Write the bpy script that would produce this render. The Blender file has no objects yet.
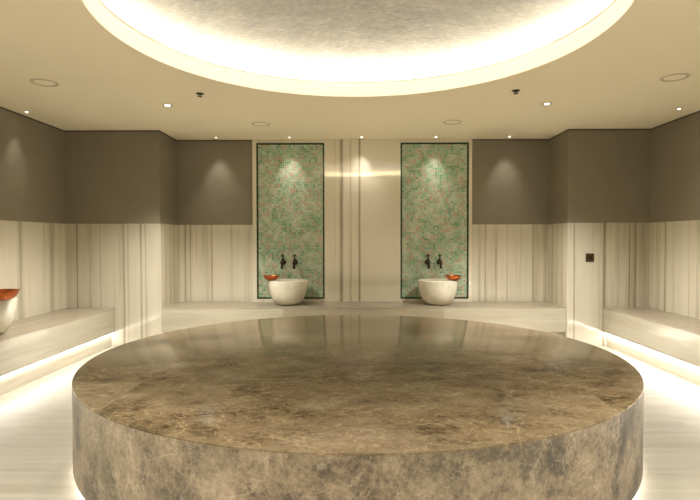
import bpy, bmesh, math, random
from mathutils import Vector, Matrix
random.seed(7)
PI = math.pi
sc = bpy.context.scene
C = sc.collection

# ------------------------------------------------------------------ camera, world, exposure
cam_d = bpy.data.cameras.new('camera'); cam = bpy.data.objects.new('camera', cam_d); C.objects.link(cam)
cam_d.sensor_width = 36; cam_d.lens = 525.9 / 700 * 36; cam_d.clip_start = .02
cam.matrix_world = (Matrix.Translation((0, 0, 1.3402)) @ Matrix.Rotation(.0068, 4, 'Z')
                    @ Matrix.Rotation(PI/2 - .0206, 4, 'X') @ Matrix.Rotation(-.0017, 4, 'Z'))
sc.camera = cam
sc.view_settings.view_transform = 'Standard'; sc.view_settings.look = 'None'
sc.view_settings.gamma = 1; sc.view_settings.use_curve_mapping = False
sc.view_settings.exposure = 2.72
sc.cycles.caustics_reflective = False
w = bpy.data.worlds.new('world'); sc.world = w; w.use_nodes = True
w.node_tree.nodes['Background'].inputs[0].default_value = (0, 0, 0, 1)

LED_COL = (1.0, .96, .87)
COVE_E = 7.6      # cove strip emission
BENCH_E = 4.8     # strips under the benches
TABLE_E = 3.6     # strip under the platform
SPOT_W = 3.1       # wall washing downlights, with the added unseen ones
RING_E = .092       # glow added to the riser around the ceiling opening
DOWN_W = 155.0      # room downlights and the added front fill

# ------------------------------------------------------------------ room dimensions (metres)
H = 2.70; HB = 1.5385; SH = .4851; LIP = .1753
XL, XR = -3.603, 3.680
BL, BR = -2.992, 3.107
PL, PR = -2.419, 2.6665
YF, YB = 6.561, 7.211
Y0 = -1.10
TX, TY, TR, TH = .017, 3.793, 1.820, .5313
OX, OY, OR = .027, 3.43, 1.625

# ------------------------------------------------------------------ node helpers
class NT:
    def __init__(s, name):
        s.m = bpy.data.materials.new(name); s.m.use_nodes = True
        s.t = s.m.node_tree; s.n = s.t.nodes; s.b = s.n['Principled BSDF']
    def new(s, kind, **kw):
        n = s.n.new(kind)
        for k, v in kw.items(): setattr(n, k, v)
        return n
    def link(s, a, b): s.t.links.new(a, b)
    def put(s, sock, v):
        if v is None: return
        if isinstance(v, bpy.types.NodeSocket): s.link(v, sock)
        else: sock.default_value = v
    def math(s, op, a, b=None, c=None, clamp=False):
        n = s.new('ShaderNodeMath', operation=op, use_clamp=clamp)
        s.put(n.inputs[0], a); s.put(n.inputs[1], b); s.put(n.inputs[2], c)
        return n.outputs[0]
    def pos(s): return s.new('ShaderNodeNewGeometry').outputs['Position']
    def sep(s, v):
        n = s.new('ShaderNodeSeparateXYZ'); s.link(v, n.inputs[0]); return n.outputs
    def comb(s, x, y, z):
        n = s.new('ShaderNodeCombineXYZ'); s.put(n.inputs[0], x); s.put(n.inputs[1], y); s.put(n.inputs[2], z); return n.outputs[0]
    def noise(s, vec, scale, detail=3, rough=.5, dist=0.0, out='Fac'):
        n = s.new('ShaderNodeTexNoise'); s.put(n.inputs['Vector'], vec)
        n.inputs['Scale'].default_value = scale; n.inputs['Detail'].default_value = detail
        n.inputs['Roughness'].default_value = rough; n.inputs['Distortion'].default_value = dist
        return n.outputs[out]
    def mapr(s, v, a, b, c=0.0, d=1.0):
        n = s.new('ShaderNodeMapRange'); s.put(n.inputs[0], v)
        for i, k in enumerate((a, b, c, d)): n.inputs[i+1].default_value = k
        return n.outputs[0]
    def ramp(s, v, stops):
        n = s.new('ShaderNodeValToRGB'); s.put(n.inputs[0], v); e = n.color_ramp.elements
        while len(e) > 1: e.remove(e[-1])
        e[0].position = stops[0][0]; e[0].color = (*stops[0][1], 1)
        for p, c in stops[1:]:
            k = e.new(p); k.color = (*c, 1)
        return n.outputs[0]
    def mix(s, f, a, b, mode='MIX'):
        n = s.new('ShaderNodeMix', data_type='RGBA', blend_type=mode)
        s.put(n.inputs[0], f)
        s.put(n.inputs[6], a if isinstance(a, bpy.types.NodeSocket) else (*a, 1))
        s.put(n.inputs[7], b if isinstance(b, bpy.types.NodeSocket) else (*b, 1))
        return n.outputs[2]
    def bump(s, h, strength, dist=.002):
        n = s.new('ShaderNodeBump'); n.inputs['Strength'].default_value = strength
        n.inputs['Distance'].default_value = dist; s.link(h, n.inputs['Height']); s.link(n.outputs[0], s.b.inputs['Normal'])
    def set(s, **kw):
        for k, v in kw.items():
            k = {'color': 'Base Color', 'rough': 'Roughness', 'metal': 'Metallic', 'ior': 'IOR'}[k]
            if k == 'Base Color' and isinstance(v, tuple): v = (*v, 1)
            s.put(s.b.inputs[k], v)
        return s.m

def plain(name, col, rough, metal=0.0):
    t = NT(name); return t.set(color=col, rough=rough, metal=metal)
def emit(name, col, e):
    t = NT(name); t.b.inputs['Base Color'].default_value = (*col, 1)
    t.b.inputs['Emission Color'].default_value = (*col, 1); t.b.inputs['Emission Strength'].default_value = e
    return t.m

CREAM = (.66, .61, .50); CREAM_HI = (.69, .65, .545); CREAM_LO = (.30, .26, .19)
def striped_marble(name, axis, veins, u0, u1, joint=None, seed=0.0, rough=.10, ior=1.5, k=1.0):
    """vein-cut marble; veins = [(u, half width, depth)] placed along the wall, depth > 0 darker"""
    t = NT(name); P = t.pos(); x, y, z = t.sep(P)
    u = {'x': x, 'y': y}[axis]
    wob = t.noise(t.comb(u, z, seed), 1.1, 2)
    uw = t.math('ADD', u, t.math('MULTIPLY', t.math('SUBTRACT', wob, .5), .012))
    zz = t.math('MULTIPLY', z, .045)
    broad = t.noise(t.comb(uw, seed, zz), 4.2, 2, .5)
    fine = t.noise(t.comb(uw, seed + 4, zz), 26, 3, .65)
    hair = t.noise(t.comb(uw, seed + 9, t.math('MULTIPLY', z, .02)), 75, 2, .6)
    f = t.math('ADD', t.math('MULTIPLY', t.mapr(broad, .30, .70), .34), t.math('MULTIPLY', t.mapr(fine, .36, .68), .24))
    f = t.math('ADD', f, t.math('MULTIPLY', t.mapr(hair, .40, .7), .12))
    for (c, hw, d) in veins:
        g = t.mapr(t.math('ABSOLUTE', t.math('SUBTRACT', uw, c)), hw, 0.0, 0.0, d*1.08)
        f = t.math('ADD', f, g)
    col = t.ramp(f, [(0.0, CREAM_HI), (.34, CREAM), (.66, (.50, .45, .35)), (1.0, CREAM_LO)])
    if k != 1.0: col = t.mix(1.0, col, (k, k, k), 'MULTIPLY')
    if joint:
        j = t.math('ABSOLUTE', t.math('SUBTRACT', t.math('FRACT', t.math('DIVIDE', t.math('SUBTRACT', u, joint[0]), joint[1])), .5))
        col = t.mix(t.math('GREATER_THAN', j, .5 - .0022/joint[1]), col, (.25, .2, .14))
    return t.set(color=col, rough=rough, ior=ior)

def bench_marble(name, axis, k=(1, 1, 1)):
    t = NT(name); P = t.pos(); x, y, z = t.sep(P)
    a, b = (y, x) if axis == 'y' else (x, y)
    v = t.comb(t.math('MULTIPLY', a, .35), t.math('MULTIPLY', b, 5), t.math('MULTIPLY', z, 5))
    n1 = t.noise(v, 1.6, 4, .6, .4); n2 = t.noise(v, 9, 3, .6)
    f = t.math('ADD', t.math('MULTIPLY', t.mapr(n1, .3, .7), .7), t.math('MULTIPLY', t.mapr(n2, .3, .7), .3))
    col = t.ramp(f, [(p, tuple(a*b for a, b in zip(c, k))) for p, c in ((0, (.44, .41, .335)), (.5, (.38, .345, .272)), (1, (.335, .292, .225)))])
    t.b.inputs['Specular IOR Level'].default_value = .35
    return t.set(color=col, rough=.24)

def floor_marble():
    t = NT('polished_cream_floor_marble'); x, y, z = t.sep(t.pos())
    sx = t.math('DIVIDE', x, 1.2); sy = t.math('DIVIDE', y, .6)
    cell = t.comb(t.math('FLOOR', sx), t.math('FLOOR', sy), 0)
    wn = t.new('ShaderNodeTexWhiteNoise'); t.link(cell, wn.inputs[0])
    off = t.math('MULTIPLY', wn.outputs[0], 20)
    v = t.comb(t.math('MULTIPLY', x, .45), t.math('MULTIPLY', y, 6), off)
    n1 = t.noise(v, 1.3, 4, .6, .5); n2 = t.noise(v, 6, 3, .6)
    f = t.math('ADD', t.math('MULTIPLY', t.mapr(n1, .3, .7), .7), t.math('MULTIPLY', t.mapr(n2, .3, .7), .2))
    col = t.ramp(f, [(0, (.31, .288, .242)), (.5, (.25, .228, .186)), (1, (.19, .166, .128))])
    jx = t.math('ABSOLUTE', t.math('SUBTRACT', t.math('FRACT', sx), .5)); jy = t.math('ABSOLUTE', t.math('SUBTRACT', t.math('FRACT', sy), .5))
    j = t.math('MAXIMUM', t.math('GREATER_THAN', jx, .4985), t.math('GREATER_THAN', jy, .497))
    col = t.mix(t.math('MULTIPLY', j, .35), col, (.4, .34, .24))
    return t.set(color=col, rough=.34)

def brown_stone(name, polished):
    t = NT(name); P = t.pos(); x, y, z = t.sep(P)
    # slabs: joint lines through the platform every 1.2 m, each slab shifted in the pattern
    sx = t.math('DIVIDE', t.math('SUBTRACT', x, .02), 1.22); sy = t.math('DIVIDE', t.math('SUBTRACT', y, 3.2), 1.22)
    wn = t.new('ShaderNodeTexWhiteNoise'); t.link(t.comb(t.math('FLOOR', sx), t.math('FLOOR', sy), 3), wn.inputs[0])
    v = t.comb(x, t.math('MULTIPLY', y, 1.0), t.math('ADD', z, t.math('MULTIPLY', wn.outputs[0], .22)))
    if polished: v = t.comb(t.math('MULTIPLY', x, .75), y, t.math('ADD', z, t.math('MULTIPLY', wn.outputs[0], .22)))
    sh = t.new('ShaderNodeVectorMath', operation='ADD'); t.link(v, sh.inputs[0]); sh.inputs[1].default_value = (5.3, 2.9, 1.1); v = sh.outputs[0]
    big = t.noise(v, 1.9, 6, .68, .6)
    mid = t.noise(v, 5.5, 6, .66, .15)
    fin = t.noise(v, 42, 5, .75)
    f = t.math('ADD', t.math('MULTIPLY', t.mapr(big, .33, .68), .38), t.math('MULTIPLY', t.mapr(mid, .3, .7), .38))
    f = t.math('ADD', f, t.math('MULTIPLY', t.mapr(fin, .30, .70), .34))
    if polished:
        st = [(.28, (.040, .026, .012)), (.42, (.100, .070, .036)), (.56, (.140, .102, .058)), (.72, (.180, .136, .082)), (.95, (.27, .212, .138))]
    else:
        st = [(.26, (.024, .019, .013)), (.40, (.062, .047, .031)), (.54, (.135, .102, .066)), (.70, (.205, .158, .105)), (.92, (.31, .25, .18))]
    col = t.ramp(f, st)
    vein = t.noise(v, 3.2, 4, .6, .5)
    vm = t.mapr(t.math('ABSOLUTE', t.math('SUBTRACT', vein, .5)), .012, 0, 0, .22)
    col = t.mix(vm, col, (.48, .37, .22) if polished else (.5, .44, .34))
    sp = t.noise(v, 120, 2, .6)
    col = t.mix(t.mapr(sp, .62, .78, 0, .45), col, (.55, .47, .33))
    col = t.mix(t.mapr(sp, .36, .24, 0, .5), col, (.06, .045, .03))
    # green grey tint drifting through the stone
    tint = t.noise(v, 1.1, 2)
    col = t.mix(t.mapr(tint, .45, .7, 0, .25), col, (.15, .135, .088))
    if polished:
        t.b.inputs['Specular IOR Level'].default_value = .12; return t.set(color=col, rough=.16)
    t.bump(mid, .25, .004)
    return t.set(color=col, rough=.42)

def mosaic_mat(name, u0):
    t = NT(name); x, y, z = t.sep(t.pos()); s = .0300
    cx = t.math('FLOOR', t.math('DIVIDE', t.math('SUBTRACT', x, u0), s)); cz = t.math('FLOOR', t.math('DIVIDE', z, s))
    cell = t.comb(cx, cz, u0)
    wn = t.new('ShaderNodeTexWhiteNoise'); t.link(cell, wn.inputs[0])
    q = t.comb(t.math('MULTIPLY', cx, s), u0, t.math('MULTIPLY', cz, s))
    a = t.noise(q, 8.0, 2, .6, .6); b = t.noise(t.comb(t.math('MULTIPLY', cx, s), u0 + 5, t.math('MULTIPLY', cz, s)), 13, 2, .5, .6)
    fa = t.math('ADD', a, t.math('MULTIPLY', t.math('SUBTRACT', wn.outputs[0], .5), .20))
    col = t.ramp(fa, [(.30, (.14, .32, .19)), (.42, (.25, .44, .29)), (.53, (.38, .54, .39)), (.66, (.54, .62, .49))])
    fb = t.math('ADD', b, t.math('MULTIPLY', t.math('SUBTRACT', t.math('FRACT', t.math('MULTIPLY', wn.outputs[0], 7.3)), .5), .30))
    col = t.mix(t.mapr(fb, .56, .66, 0, .8), col, (.52, .33, .25))
    gx = t.math('ABSOLUTE', t.math('SUBTRACT', t.math('FRACT', t.math('DIVIDE', t.math('SUBTRACT', x, u0), s)), .5))
    gz = t.math('ABSOLUTE', t.math('SUBTRACT', t.math('FRACT', t.math('DIVIDE', z, s)), .5))
    g = t.math('GREATER_THAN', t.math('MAXIMUM', gx, gz), .43)
    col = t.mix(g, col, (.52, .52, .41))
    # each glass tile is set at a slightly different tilt
    n = t.new('ShaderNodeVectorMath', operation='SUBTRACT'); t.link(wn.outputs[1], n.inputs[0]); n.inputs[1].default_value = (.5, .5, .5)
    k = t.new('ShaderNodeVectorMath', operation='SCALE'); t.link(n.outputs[0], k.inputs[0]); k.inputs['Scale'].default_value = .075
    geo = t.new('ShaderNodeNewGeometry'); ad = t.new('ShaderNodeVectorMath', operation='ADD'); t.link(geo.outputs['Normal'], ad.inputs[0]); t.link(k.outputs[0], ad.inputs[1])
    nn = t.new('ShaderNodeVectorMath', operation='NORMALIZE'); t.link(ad.outputs[0], nn.inputs[0]); t.link(nn.outputs[0], t.b.inputs['Normal'])
    return t.set(color=col, rough=t.mix(g, (.13, .13, .13), (.6, .6, .6)))

def border_mosaic():
    t = NT('dark_green_border_tiles'); x, y, z = t.sep(t.pos()); s = .0245
    wn = t.new('ShaderNodeTexWhiteNoise'); t.link(t.comb(t.math('FLOOR', t.math('DIVIDE', x, s)), 0, t.math('FLOOR', t.math('DIVIDE', z, s))), wn.inputs[0])
    col = t.ramp(wn.outputs[0], [(0, (.010, .028, .013)), (.6, (.02, .05, .024)), (1, (.05, .10, .05))])
    return t.set(color=col, rough=.2)

def grey_wall():
    t = NT('taupe_fabric_finish_paint'); P = t.pos()
    n = t.noise(P, 2.2, 4, .6); f = t.noise(P, 160, 2, .6)
    col = t.ramp(t.math('ADD', t.math('MULTIPLY', n, .7), t.math('MULTIPLY', f, .3)), [(.3, (.225, .196, .147)), (.7, (.255, .223, .168))])
    t.bump(f, .15, .001); return t.set(color=col, rough=.62)
def ceiling_paint():
    t = NT('warm_cream_ceiling_paint'); n = t.noise(t.pos(), 1.5, 3)
    return t.set(color=t.ramp(n, [(.3, (.92, .845, .655)), (.7, (.94, .865, .675))]), rough=.75)
def dome_plaster():
    t = NT('brushed_pearl_plaster'); x, y, z = t.sep(t.pos())
    v = t.comb(t.math('MULTIPLY', x, .5), y, z)
    a = t.noise(v, 5, 5, .7, 1.0); b = t.noise(v, 38, 4, .7)
    f = t.math('ADD', t.math('MULTIPLY', a, .5), t.math('MULTIPLY', b, .5))
    t.bump(f, .55, .010)
    return t.set(color=t.ramp(f, [(.36, (.085, .077, .063)), (.5, (.125, .114, .095)), (.62, (.180, .166, .140))]), rough=.45)
def basin_marble():
    t = NT('honed_white_basin_marble'); P = t.pos()
    a = t.noise(P, 9, 5, .65, .8)
    return t.set(color=t.ramp(a, [(.32, (.64, .60, .50)), (.5, (.75, .71, .60)), (.7, (.80, .76, .66))]), rough=.22)
def hammered_copper():
    t = NT('hammered_copper'); v = t.new('ShaderNodeTexVoronoi'); v.inputs['Scale'].default_value = 75; t.link(t.pos(), v.inputs['Vector'])
    t.bump(v.outputs['Distance'], .5, .003)
    return t.set(color=(.48, .135, .04), rough=.24, metal=1.0)

# ------------------------------------------------------------------ mesh helpers
def link_mesh(name, bm, mat, parent=None, smooth=False, loc=None):
    bmesh.ops.recalc_face_normals(bm, faces=bm.faces[:])
    me = bpy.data.meshes.new(name); bm.to_mesh(me); bm.free()
    for m in (mat if isinstance(mat, (list, tuple)) else [mat]): me.materials.append(m)
    if smooth:
        for p in me.polygons: p.use_smooth = True
        if hasattr(me, 'set_sharp_from_angle'): me.set_sharp_from_angle(angle=math.radians(38))
    o = bpy.data.objects.new(name, me); C.objects.link(o)
    if parent: o.parent = parent
    if loc: o.location = loc
    return o
def add_box(bm, x0, x1, y0, y1, z0, z1, bevel=0.0):
    r = bmesh.ops.create_cube(bm, size=1.0); vs = r['verts']
    for v in vs:
        v.co = Vector(((x0+x1)/2 + v.co.x*(x1-x0), (y0+y1)/2 + v.co.y*(y1-y0), (z0+z1)/2 + v.co.z*(z1-z0)))
    if bevel:
        es = list({e for v in vs for e in v.link_edges})
        bmesh.ops.bevel(bm, geom=es, offset=bevel, segments=2, profile=.5, affect='EDGES')
def box(name, x0, x1, y0, y1, z0, z1, mat, parent=None, bevel=0.0):
    bm = bmesh.new(); add_box(bm, x0, x1, y0, y1, z0, z1, bevel); return link_mesh(name, bm, mat, parent)
def prism(name, pts, z0, z1, mat, parent=None):
    bm = bmesh.new(); a = [bm.verts.new((x, y, z0)) for x, y in pts]; b = [bm.verts.new((x, y, z1)) for x, y in pts]
    n = len(pts)
    for i in range(n): bm.faces.new((a[i], a[(i+1) % n], b[(i+1) % n], b[i]))
    bm.faces.new(a[::-1]); bm.faces.new(b)
    return link_mesh(name, bm, mat, parent)
def add_lathe(bm, prof, n=64, closed=False, M=None):
    rings = []
    for r, z in prof:
        if r < 1e-6: rings.append([bm.verts.new((0, 0, z))])
        else: rings.append([bm.verts.new((r*math.cos(2*PI*i/n), r*math.sin(2*PI*i/n), z)) for i in range(n)])
    m = len(rings); seq = range(m if closed else m-1)
    for k in seq:
        a, b = rings[k], rings[(k+1) % m]
        for i in range(n):
            j = (i+1) % n
            if len(a) == 1 and len(b) == 1: continue
            if len(a) == 1: bm.faces.new((a[0], b[j], b[i]))
            elif len(b) == 1: bm.faces.new((a[i], a[j], b[0]))
            else: bm.faces.new((a[i], a[j], b[j], b[i]))
    if M is not None:
        for rg in rings:
            for v in rg: v.co = M @ v.co
def lathe(name, prof, mat, parent=None, n=64, closed=False, loc=None, M=None):
    bm = bmesh.new(); add_lathe(bm, prof, n, closed, M); return link_mesh(name, bm, mat, parent, True, loc)
def add_tube(bm, pts, radii, n=14):
    pts = [Vector(p) for p in pts]; rings = []; up = Vector((1, 0, 0))
    for i, p in enumerate(pts):
        d = (pts[min(i+1, len(pts)-1)] - pts[max(i-1, 0)]).normalized()
        s = up - d*up.dot(d)
        if s.length < .05: s = Vector((0, 0, 1)) - d*d.z
        s.normalize(); q = d.cross(s); r = radii[i] if isinstance(radii, (list, tuple)) else radii
        rings.append([bm.verts.new(p + s*math.cos(2*PI*k/n)*r + q*math.sin(2*PI*k/n)*r) for k in range(n)])
    for a, b in zip(rings, rings[1:]):
        for k in range(n): bm.faces.new((a[k], a[(k+1) % n], b[(k+1) % n], b[k]))
    bm.faces.new(rings[0][::-1]); bm.faces.new(rings[-1])
def tag(o, label, cat, group=None):
    o['label'] = label; o['category'] = cat
    if group: o['group'] = group
    return o
def thing(name, label, cat, loc=(0, 0, 0), group=None):
    o = bpy.data.objects.new(name, None); C.objects.link(o); o.location = loc; o.empty_display_size = .1
    return tag(o, label, cat, group)
def struct(o): o['kind'] = 'structure'; return o
def copy_tree(o, parent=None):
    c = o.copy(); C.objects.link(c)
    if parent: c.parent = parent
    for ch in [k for k in bpy.data.objects if k.parent == o]: copy_tree(ch, c)
    return c

# ------------------------------------------------------------------ materials
M_grey = grey_wall(); M_ceil = ceiling_paint(); M_floor = floor_marble(); M_dome = dome_plaster()
M_top = brown_stone('polished_brown_marble', True); M_side = brown_stone('honed_brown_marble', False)
M_benchx = bench_marble('cream_bench_marble_across', 'x'); M_benchy = bench_marble('cream_bench_marble_along', 'y')
SEATK = (.74, .69, .66)  # same bench marble, the seats' darker reflections put into its colour
M_seatx = bench_marble('shaded_seat_marble_across', 'x', SEATK); M_seaty = bench_marble('shaded_seat_marble_along', 'y', SEATK)
M_cove = emit('cove_led', LED_COL, COVE_E); M_bled = emit('bench_led', LED_COL, BENCH_E); M_rled = emit('rear_bench_led', LED_COL, BENCH_E*5.6); M_gled = emit('right_bench_led', LED_COL, BENCH_E*1.6); M_tled = emit('platform_led', LED_COL, TABLE_E)
M_lamp = emit('downlight_lamp', (1.0, .93, .80), 3.5)
M_ring = emit('added_riser_glow', (1.0, .93, .76), RING_E)
M_white = plain('white_fitting_enamel', (.62, .55, .40), .5); M_ringline = plain('speaker_gap_shade', (.42, .37, .27), .7)  # second one paints the gap shade around the speaker grilles
M_bronze = plain('aged_dark_bronze', (.045, .030, .020), .34, .85)
M_plate = plain('dark_bronze_switch_plate', (.075, .045, .025), .4, .5)
M_chrome = plain('brushed_nickel', (.45, .42, .36), .3, 1.0)
M_basin = basin_marble(); M_copper = hammered_copper(); M_border = border_mosaic()

m_back_l = striped_marble('marble_back_left', 'x', [(-2.40, .04, .25), (-2.31, .03, .5), (-2.25, .11, .18), (-2.24, .012, .5), (-1.945, .016, .45), (-1.68, .06, .18), (-1.45, .05, .3), (-1.49, .012, .3)], -2.42, -1.39, seed=1.3)
m_back_r = striped_marble('marble_back_right', 'x', [(1.72, .03, .3), (1.80, .015, .4), (1.95, .03, .25), (2.10, .02, .25), (2.455, .02, .5), (2.50, .07, .2), (2.62, .05, .3)], 1.64, 2.67, seed=5.1)
m_center = striped_marble('marble_centre', 'x', [(-.17, .045, .95), (-.155, .016, .5), (-.04, .04, .85), (-.085, .015, .3), (.083, .028, 1.35), (-.25, .03, .4), (.03, .03, .3), (.07, .05, .15), (-.30, .03, .2), (.42, .03, .15), (.22, .2, -.16), (.55, .1, -.1), (.12, .8, -.6), (-1.352, .04, -.35), (1.593, .04, -.35)], -.39, .64, seed=8.2, rough=.035, ior=1.95, k=1.16)
m_pier_l = striped_marble('marble_pier_left', 'x', [(-3.46, .014, .7), (-3.30, .05, .2), (-3.17, .013, .45), (-3.02, .12, -.12), (-2.875, .022, .55), (-2.82, .02, .3), (-2.66, .022, .6), (-2.60, .018, .45), (-2.50, .05, -.25)], -3.6, -2.42, seed=11.4, k=.80)
m_pier_r = striped_marble('marble_pier_right', 'x', [(2.742, .018, .7), (2.69, .02, .2), (2.90, .14, -.25), (3.115, .03, .55), (3.20, .08, -.1), (3.425, .016, .5), (3.50, .02, .45), (3.47, .08, .15), (3.60, .05, .2)], 2.67, 3.68, seed=14.9, k=.80)
m_wall_l = striped_marble('marble_left_wall', 'y', [(5.645, .07, .5), (6.07, .012, .35), (6.14, .012, -.3), (6.25, .08, .30), (5.85, .10, -.12), (6.42, .06, .2), (4.9, .05, .3), (4.3, .1, .3)], 0, 6.6, joint=(.2, 1.2), seed=17.2)
m_wall_r = striped_marble('marble_right_wall', 'y', [(6.35, .03, .3), (6.22, .03, .45), (6.15, .015, -.4), (6.05, .05, .2), (5.85, .09, -.25), (5.78, .014, .5), (5.62, .06, .3), (5.3, .1, .2), (4.7, .05, .4)], 0, 6.6, joint=(.4, 1.2), seed=21.7)
m_return = striped_marble('marble_returns', 'y', [(6.72, .03, .3), (6.9, .03, .35), (7.05, .05, .2)], 6.5, 7.3, seed=25.0)

# ------------------------------------------------------------------ setting
T = .15
struct(box('floor', XL-T, XR+T, Y0-T, YB+T, -.12, 0, M_floor))
# taupe painted walls, marble facing below
struct_wall = lambda name, *a: struct(box(name, *a, M_grey))
wl = struct_wall('wall_left', XL-T, XL, Y0-T, YB+T, 0, H)
wr = struct_wall('wall_right', XR, XR+T, Y0-T, YB+T, 0, H)
wf = struct_wall('wall_front', XL, XR, Y0-T, Y0, 0, H)
pts = [(XL, YF), (PL, YF), (PL, YB), (PR, YB), (PR, YF), (XR, YF), (XR, YB+T), (XL, YB+T)]
wb = struct(prism('wall_back', pts, 0, H, M_grey))
CT = .008
def facing(name, x0, x1, y0, y1, z1, mat, parent):
    o = box(name, x0, x1, y0, y1, 0.0, z1, mat, parent, .0015); return o
facing('marble_facing', XL, XL+CT, Y0, YF-CT, HB, m_wall_l, wl)
facing('marble_facing', XR-CT, XR, Y0, YF-CT, HB, m_wall_r, wr)
facing('marble_facing', XL+CT, XR-CT, Y0, Y0+CT, HB, m_pier_l, wf)
facing('pier_facing', XL, PL+CT, YF-CT, YF, HB, m_pier_l, wb)
facing('pier_facing', PR-CT, XR, YF-CT, YF, HB, m_pier_r, wb)
facing('return_facing', PL, PL+CT, YF, YB-CT, HB, m_return, wb)
facing('return_facing', PR-CT, PR, YF, YB-CT, HB, m_return, wb)
ML0, ML1, MR0, MR1 = -1.326, -.396, .640, 1.572
MZ0, MZ1 = .522, 2.654
facing('marble_facing', PL+CT, -1.378, YB-CT, YB, HB, m_back_l, wb)
facing('marble_facing', 1.614, PR-CT, YB-CT, YB, HB, m_back_r, wb)
# thin dark strip painting in the shade of a gap under the ceiling
bm = bmesh.new(); g = .016; d = .005
for a in ((XL, XL+d, Y0, YF), (XR-d, XR, Y0, YF), (XL, PL+d, YF-d, YF), (PR-d, XR, YF-d, YF), (PL, PL+d, YF, YB), (PR-d, PR, YF, YB), (PL+d, -1.378, YB-d, YB), (1.614, PR-d, YB-d, YB)):
    add_box(bm, *a, H-g, H-.0002)
struct(link_mesh('gap_shade_strip', bm, plain('ceiling_gap_shade', (.085, .070, .048), .8)))
# full height marble with two openings for the mosaics
FT = .030
bm = bmesh.new()
for x0, x1, z0, z1 in ((-1.378, ML0, 0, H), (ML1, MR0, 0, H), (MR1, 1.614, 0, H), (ML0, ML1, 0, MZ0), (MR0, MR1, 0, MZ0), (ML0, ML1, MZ1, H), (MR0, MR1, MZ1, H)):
    add_box(bm, x0, x1, YB-FT, YB, z0, z1)
link_mesh('mosaic_surround', bm, m_center, wb)

# ceiling with a round opening
N = 128
bm = bmesh.new(); inner = []; outer = []; up_in = []
cx0, cx1, cy0, cy1 = XL-T, XR+T, Y0-T, YB+T
for i in range(N):
    a = 2*PI*i/N; c, s = math.cos(a), math.sin(a)
    inner.append(bm.verts.new((OX+OR*c, OY+OR*s, H)))
    ts = []
    if c > 1e-9: ts.append((cx1-OX)/c)
    if c < -1e-9: ts.append((cx0-OX)/c)
    if s > 1e-9: ts.append((cy1-OY)/s)
    if s < -1e-9: ts.append((cy0-OY)/s)
    k = min(ts); outer.append(bm.verts.new((OX+k*c, OY+k*s, H)))
for i in range(N):
    j = (i+1) % N
    f = (inner[i], inner[j], outer[j], outer[i])
    bm.faces.new(f)
    # fill the room corners
    a, b = outer[i].co, outer[j].co
    if abs(a.x-b.x) > 1e-6 and abs(a.y-b.y) > 1e-6:
        cxx = cx1 if max(a.x, b.x) > OX else cx0; cyy = cy1 if max(a.y, b.y) > OY else cy0
        v = bm.verts.new((cxx, cyy, H)); bm.faces.new((outer[i], outer[j], v))
r = bmesh.ops.extrude_face_region(bm, geom=bm.faces[:])
for v in [g for g in r['geom'] if isinstance(g, bmesh.types.BMVert)]: v.co.z += .14
ceil = struct(link_mesh('ceiling', bm, M_ceil))
# cove shelf, its back and the shallow dome above
RC = OR + .24
prof = [(OR+.02, H+.14), (RC, H+.14), (RC, H+.30), (RC+.05, H+.30), (RC+.05, H+.10), (OR+.02, H+.10)]
cv = lathe('cove_shelf', [(OR+.03, H+.139), (RC, H+.139), (RC, H+.26)], M_ceil, ceil, N, loc=(OX, OY, 0))
dp = []
Rd = RC + .001; rise = .30; Rs = (Rd*Rd + rise*rise) / (2*rise)
for i in range(41):
    r_ = Rd*(1-i/40); dp.append((r_, H + .26 + math.sqrt(Rs*Rs - r_*r_) - (Rs - rise)))
lathe('dome', dp, M_dome, ceil, N, loc=(OX, OY, 0))
lathe('glowing_riser', [(OR-.001, H+.002), (OR-.001, H+.136), (OR+.006, H+.136)], M_ring, ceil, N, loc=(OX, OY, 0))  # riser face given its own glow to brighten it
lathe('opening_rim', [(OR-.005, H+.132), (OR-.005, H+.142), (OR+.02, H+.142), (OR+.02, H+.132)], M_ceil, ceil, N, True, (OX, OY, 0))
# LED strip lying on the cove shelf, turned up to the dome
led = lathe('cove_light_strip', [(OR+.13, H+.150), (OR+.13, H+.158), (OR+.17, H+.158), (OR+.17, H+.150)], M_cove, None, 96, True, (OX, OY, 0))
tag(led, 'glowing warm light strip hidden in the round ceiling cove', 'light strip')

# ------------------------------------------------------------------ round heated platform
pf = thing('round_stone_platform', 'large round brown marble platform in the middle of the floor', 'platform', (TX, TY, 0))
lathe('body', [(TR-.13, .045), (TR-.006, .045), (TR, .051), (TR, TH-.0105), (TR-.13, TH-.0105)], M_side, pf, 256, True)
lathe('top_slab', [(0, TH), (TR-.006, TH), (TR-.001, TH-.002), (TR, TH-.005), (TR, TH-.010), (0, TH-.010)], M_top, pf, 256)
lathe('plinth', [(TR-.10, 0), (TR-.10, .045), (TR-.14, .045), (TR-.14, 0)], M_side, pf, 128, True)
lathe('light_strip', [(TR-.065, .030), (TR-.065, .0435), (TR-.040, .0435), (TR-.040, .030)], M_tled, pf, 128, True)

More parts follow.
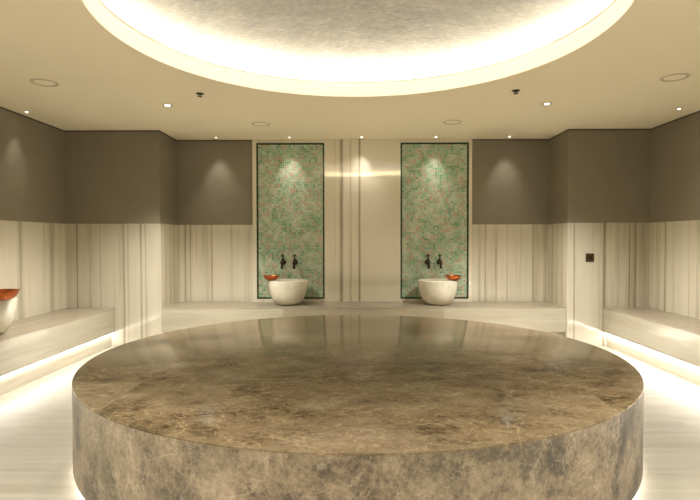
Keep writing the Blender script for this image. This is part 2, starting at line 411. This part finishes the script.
# ------------------------------------------------------------------ benches
def bench(label, x0, x1, y0, y1, face, mat, smat, led):
    """face = side the front looks to: '+x', '-x' or '-y'"""
    b = thing('stone_bench', label, 'bench', ((x0+x1)/2, (y0+y1)/2, 0), 'marble benches along the walls')
    ox, oy = b.location.x, b.location.y
    g = .045; px0, px1, py0, py1 = x0, x1, y0, y1
    if face == '+x': px1 -= g; l = (x1-.032, x1-.010, y0+.02, y1-.02)
    if face == '-x': px0 += g; l = (x0+.010, x0+.032, y0+.02, y1-.02)
    if face == '-y': py0 += g; l = (x0+.30, x1-.30, y0+.010, y0+.032)
    box('front_panel', x0-ox, x1-ox, y0-oy, y1-oy, LIP, SH-.0125, mat, b, .002)
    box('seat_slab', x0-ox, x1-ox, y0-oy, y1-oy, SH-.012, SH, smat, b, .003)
    box('plinth', px0-ox, px1-ox, py0-oy, py1-oy, 0, LIP-.0005, mat, b)
    box('light_strip', l[0]-ox, l[1]-ox, l[2]-oy, l[3]-oy, LIP-.010, LIP-.0008, led, b)
    return b
e = CT + .001
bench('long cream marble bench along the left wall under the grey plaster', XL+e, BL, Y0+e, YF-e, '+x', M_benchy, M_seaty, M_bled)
bench('long cream marble bench along the right wall beside the wall switch pier', BR, XR-e, Y0+e, YF-e, '-x', M_benchy, M_seaty, M_gled)
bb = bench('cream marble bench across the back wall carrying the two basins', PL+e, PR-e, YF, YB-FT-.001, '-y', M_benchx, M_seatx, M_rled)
box('access_panel', -.88-bb.location.x, 1.13-bb.location.x, YF-.006-bb.location.y, YF-.0005-bb.location.y, LIP+.02, SH-.012, bench_marble('bench_panel_marble', 'x', (.80, .79, .74)), bb, .002)

# ------------------------------------------------------------------ mosaics
for x0, x1, side, nm in ((ML0, ML1, 'left', 'a'), (MR0, MR1, 'right', 'b')):
    p = thing('mosaic_panel', 'tall green and pink mosaic panel with dark border, %s one of the pair' % side, 'mosaic', ((x0+x1)/2, YB-.001, MZ0), 'mosaic panels on the back wall')
    ox, oy, oz = p.location
    bw = .0245
    box('tile_field', x0+bw-ox, x1-bw-ox, -.0115, 0, bw, MZ1-MZ0-bw, mosaic_mat('green_pink_glass_mosaic_' + nm, x0+bw), p)
    bm = bmesh.new()
    hw = (x1-x0)/2; hh = MZ1-MZ0
    add_box(bm, -hw+.0005, -hw+bw, -.0125, 0, .0005, hh-.0005); add_box(bm, hw-bw, hw-.0005, -.0125, 0, .0005, hh-.0005)
    add_box(bm, -hw+bw, hw-bw, -.0125, 0, .0005, bw); add_box(bm, -hw+bw, hw-bw, -.0125, 0, hh-bw, hh-.0005)
    link_mesh('border', bm, M_border, p)

# ------------------------------------------------------------------ basins
BH = .318
def make_basin(label, x, y):
    R = .262
    outer = [(0, 0), (.135, 0), (.150, .006), (.185, .035), (.215, .085), (.238, .150), (.252, .225), (.260, .29), (R, BH-.006), (R-.004, BH-.001), (R-.008, BH)]
    inner = [(R-.028, BH), (R-.033, BH-.003), (R-.036, BH-.012), (.222, .24), (.205, .15), (.165, .08), (.10, .050), (0, .045)]
    b = tag(lathe('stone_basin', outer + inner, M_basin, None, 72, False, (x, y, SH + .0005)), label, 'basin', 'marble wash basins on the benches')
    return b
b1 = make_basin('round cream marble basin below the left green mosaic', -.862, 6.90)
b2 = make_basin('round cream marble basin below the right green mosaic', 1.105, 6.90)
b3 = make_basin('round cream marble basin on the left bench, cut by the frame edge', -3.332, 4.70)
for b in (b1, b2, b3):
    bm = bmesh.new(); add_lathe(bm, [(0, 0), (.020, 0), (.024, .002), (.022, .005), (.006, .006), (0, .004)], 24)
    link_mesh('drain', bm, M_bronze, b, True, (0, 0, .0455))

def make_bowl(label, x, y, z, tilt, rz, sc_=1.0):
    prof = [(0, 0), (.030, 0), (.055, .006), (.082, .022), (.098, .043), (.104, .062), (.111, .066), (.111, .068), (.103, .068), (.099, .060), (.093, .044), (.078, .025), (.053, .010), (.02, .0045), (0, .0045)]
    b = tag(lathe('copper_bowl', prof, M_copper, None, 56, False, (x, y, z)), label, 'bowl', 'copper wash bowls on the basin rims')
    b.rotation_euler = (math.radians(tilt), 0, rz); b.scale = (sc_,)*3
    k = lathe('boss', [(0, .014), (.006, .013), (.016, .008), (.02, .0042), (0, .004)], M_copper, b, 24)
    return b
zr = SH + BH + .001
make_bowl('shallow copper bowl on the left rim of the basin under the left mosaic', -1.065, 6.80, zr, 0, .3)
make_bowl('shallow copper bowl on the right rim of the basin under the right mosaic', 1.285, 6.78, zr, 0, 1.3)
make_bowl('shallow copper bowl on the rim of the basin at the left frame edge', -3.107, 4.60, zr, 0, 2.3, 1.35)

# ------------------------------------------------------------------ taps
def make_tap():
    t = thing('wall_tap', 'x', 'tap', (0, 0, 0), 'bronze wall taps over the basins')
    RY = Matrix.Rotation(PI/2, 4, 'X')      # lathe axis z -> -y
    bm = bmesh.new(); add_lathe(bm, [(0, 0), (.032, 0), (.032, .004), (.026, .010), (.014, .014), (0, .014)], 28, M=RY); link_mesh('wall_flange', bm, M_bronze, t, True)
    bm = bmesh.new()
    add_lathe(bm, [(0, .012), (.012, .012), (.012, .030), (.026, .036), (.031, .050), (.026, .064), (.013, .070), (.011, .080), (0, .080)], 24, M=RY)
    add_lathe(bm, [(0, 0), (.016, 0), (.017, .012), (.012, .022), (.010, .040), (0, .040)], 20, M=Matrix.Translation((0, -.050, .012)))
    link_mesh('body', bm, M_bronze, t, True)
    bm = bmesh.new()
    add_tube(bm, [(0, -.072, 0), (0, -.100, .001), (0, -.120, -.008), (0, -.128, -.026), (0, -.129, -.062)], [.0125, .012, .012, .0125, .014], 14)
    add_lathe(bm, [(0, 0), (.017, 0), (.018, .006), (.014, .014), (0, .014)], 20, M=Matrix.Translation((0, -.129, -.070)))
    link_mesh('spout', bm, M_bronze, t, True)
    h = bpy.data.objects.new('handle', None)
    bm = bmesh.new()
    add_lathe(bm, [(0, 0), (.007, 0), (.007, .018), (.012, .022), (.014, .030), (.010, .038), (.005, .044), (.007, .050), (0, .055)], 20, M=Matrix.Translation((0, -.050, .050)))
    add_tube(bm, [(-.024, -.050, .077), (-.019, -.050, .077), (0, -.050, .077), (.019, -.050, .077), (.024, -.050, .077)], [.005, .0085, .0065, .0085, .005], 12)
    add_tube(bm, [(0, -.084, .077), (0, -.078, .077), (0, -.050, .077), (0, -.022, .077), (0, -.016, .077)], [.004, .0075, .0045, .0075, .004], 12)
    bpy.data.objects.remove(h)
    link_mesh('handle', bm, M_bronze, t, True)
    return t
tp0 = make_tap(); first = True
YM = YB - .0130
for x, z, lb in ((-.965, 1.035, 'bronze tap over the left basin, the left one of its pair'), (-.800, 1.035, 'bronze tap over the left basin, the right one of its pair'),
                 (1.010, 1.035, 'bronze tap over the right basin, the left one of its pair'), (1.170, 1.035, 'bronze tap over the right basin, the right one of its pair')):
    t = tp0 if first else copy_tree(tp0); first = False
    t.location = (x, YM, z-.01); t.scale = (1.15, 1.15, 1.15); t['label'] = lb

# ------------------------------------------------------------------ wall key switch
s = thing('wall_switch', 'small square dark bronze switch plate on the right marble pier', 'switch', (2.935, YF-CT-.0005, 1.105))
box('cover_plate', -.052, .052, -.009, 0, -.052, .052, M_plate, s, .003)
bm = bmesh.new(); add_lathe(bm, [(0, 0), (.026, 0), (.026, .004), (.021, .006), (.019, .002), (0, .002)], 28, M=Matrix.Translation((0, -.009, 0)) @ Matrix.Rotation(PI/2, 4, 'X')); link_mesh('key_switch', bm, M_bronze, s, True)

# ------------------------------------------------------------------ ceiling fittings
def spot(parent, watts, size, blend, loc, rot=(0, 0, 0), rad=.02):
    l = bpy.data.lights.new('lamp_light', 'SPOT'); l.energy = watts; l.spot_size = math.radians(size); l.spot_blend = blend
    l.color = (1.0, .95, .84); l.shadow_soft_size = rad
    o = bpy.data.objects.new('lamp_light', l); C.objects.link(o); o.parent = parent; o.location = loc; o.rotation_euler = rot
def downlight(name, label, x, y, r, group, watts, size, blend, rot=(0, 0, 0)):
    t = thing(name, label, 'ceiling light', (x, y, H-.0005), group)
    lathe('trim_ring', [(r*.62, -.001), (r*.66, -.006), (r, -.004), (r, 0), (r*.62, 0)], M_white if r < .04 else M_chrome, t, 32, True)
    lathe('lamp', [(0, -.004), (r*.42, -.004), (r*.52, -.001), (0, -.0005)], M_lamp, t, 24)
    spot(t, watts, size, blend, (0, 0, -.012), rot, r*.5)
    return t
GB = 'small recessed spotlights along the back wall'
for x, lb in ((-1.83, 'tiny recessed spotlight washing the grey wall left of the mosaics'), (-.85, 'tiny recessed spotlight above the left green mosaic'),
              (.11, 'tiny recessed spotlight above the plain marble between the mosaics'), (1.10, 'tiny recessed spotlight above the right green mosaic'),
              (2.07, 'tiny recessed spotlight washing the grey wall right of the mosaics')):
    downlight('recessed_spotlight', lb, x, 7.02, .026, GB, SPOT_W, 66, 1, (math.radians(5), 0, 0))
GS = 'small recessed spotlights along the side walls'
downlight('recessed_spotlight', 'tiny recessed spotlight close to the left wall', -3.47, 5.59, .026, GS, SPOT_W, 66, 1, (0, math.radians(-4), 0))
downlight('recessed_spotlight', 'tiny recessed spotlight close to the right wall', 3.405, 5.55, .026, GS, SPOT_W, 66, 1, (0, math.radians(4), 0))
for y, lb in ((4.0, 'beside the dome centre'), (2.4, 'beside the front edge of the dome'), (.8, 'near the front of the room')):  # fill spots out of view, added to brighten the side walls
    downlight('recessed_spotlight', 'unseen fill spotlight added by the left wall ' + lb, -3.47, y, .026, GS, SPOT_W, 66, 1, (0, math.radians(-4), 0))
    downlight('recessed_spotlight', 'unseen fill spotlight added by the right wall ' + lb, 3.42, y, .026, GS, SPOT_W, 66, 1, (0, math.radians(4), 0))
GD = 'downlights with bright lamps beside the ceiling dome'
downlight('downlight', 'round recessed downlight with lit lamp left behind the dome', -1.88, 5.34, .050, GD, DOWN_W*.72, 115, 1)
downlight('downlight', 'round recessed downlight with lit lamp right behind the dome', 1.945, 5.33, .050, GD, DOWN_W*.72, 115, 1)
for x, y, lb in ((-1.88, 1.52, 'unseen fill downlight added in the front ceiling, left of the dome'), (1.945, 1.52, 'unseen fill downlight added in the front ceiling, right of the dome'),
                 (-1.88, .1, 'unseen fill downlight added in the front ceiling over the left aisle'), (1.945, .1, 'unseen fill downlight added in the front ceiling over the right aisle')):
    downlight('downlight', lb, x, y, .050, GD, DOWN_W*.75, 110, 1)  # fill lamps out of view, added for the dark foreground
downlight('downlight', 'unseen fill downlight added on the room axis in front of the dome', .03, .35, .050, GD, DOWN_W*.55, 120, 1)  # out-of-view fill lamp, added to light the middle of the platform
def speaker(label, x, y):
    t = thing('ceiling_speaker', label, 'speaker', (x, y, H-.0005), 'round ceiling speakers')
    lathe('frame', [(.092, -.003), (.096, -.007), (.108, -.006), (.112, 0), (.092, 0)], M_white, t, 48, True)
    lathe('grille', [(0, -.002), (.084, -.002), (.084, 0), (0, 0)], M_ceil, t, 48)
    lathe('gap_shade_ring', [(.084, -.001), (.092, -.001), (.092, 0), (.084, 0)], M_ringline, t, 48, True)
speaker('round ceiling speaker near the left wall, beside the dome', -2.67, 4.56)
speaker('round ceiling speaker near the right wall, beside the dome', 2.71, 4.48)
speaker('faint round ceiling speaker in front of the left mosaic', -1.09, 6.22)
speaker('faint round ceiling speaker in front of the right mosaic', 1.15, 6.15)
def sprinkler(label, x, y):
    t = thing('fire_sprinkler', label, 'sprinkler', (x, y, H-.0005), 'fire sprinklers on the ceiling'); t.scale = (1.1, 1.1, .6)
    lathe('escutcheon', [(0, 0), (.034, 0), (.032, -.006), (.014, -.010), (0, -.010)], M_bronze, t, 28)
    bm = bmesh.new(); add_tube(bm, [(0, 0, -.010), (0, 0, -.022)], .009, 12)
    for sx in (-1, 1): add_tube(bm, [(.008*sx, 0, -.020), (.014*sx, 0, -.030), (.010*sx, 0, -.040), (0, 0, -.046)], .0028, 8)
    link_mesh('frame', bm, M_bronze, t, True)
    bm = bmesh.new(); add_lathe(bm, [(0, -.046), (.006, -.046), (.020, -.045), (.020, -.048), (0, -.049)], 18); link_mesh('deflector', bm, M_bronze, t, True)
sprinkler('dark fire sprinkler on the ceiling left behind the dome', -1.43, 4.92)
sprinkler('dark fire sprinkler on the ceiling right behind the dome', 1.49, 4.86)
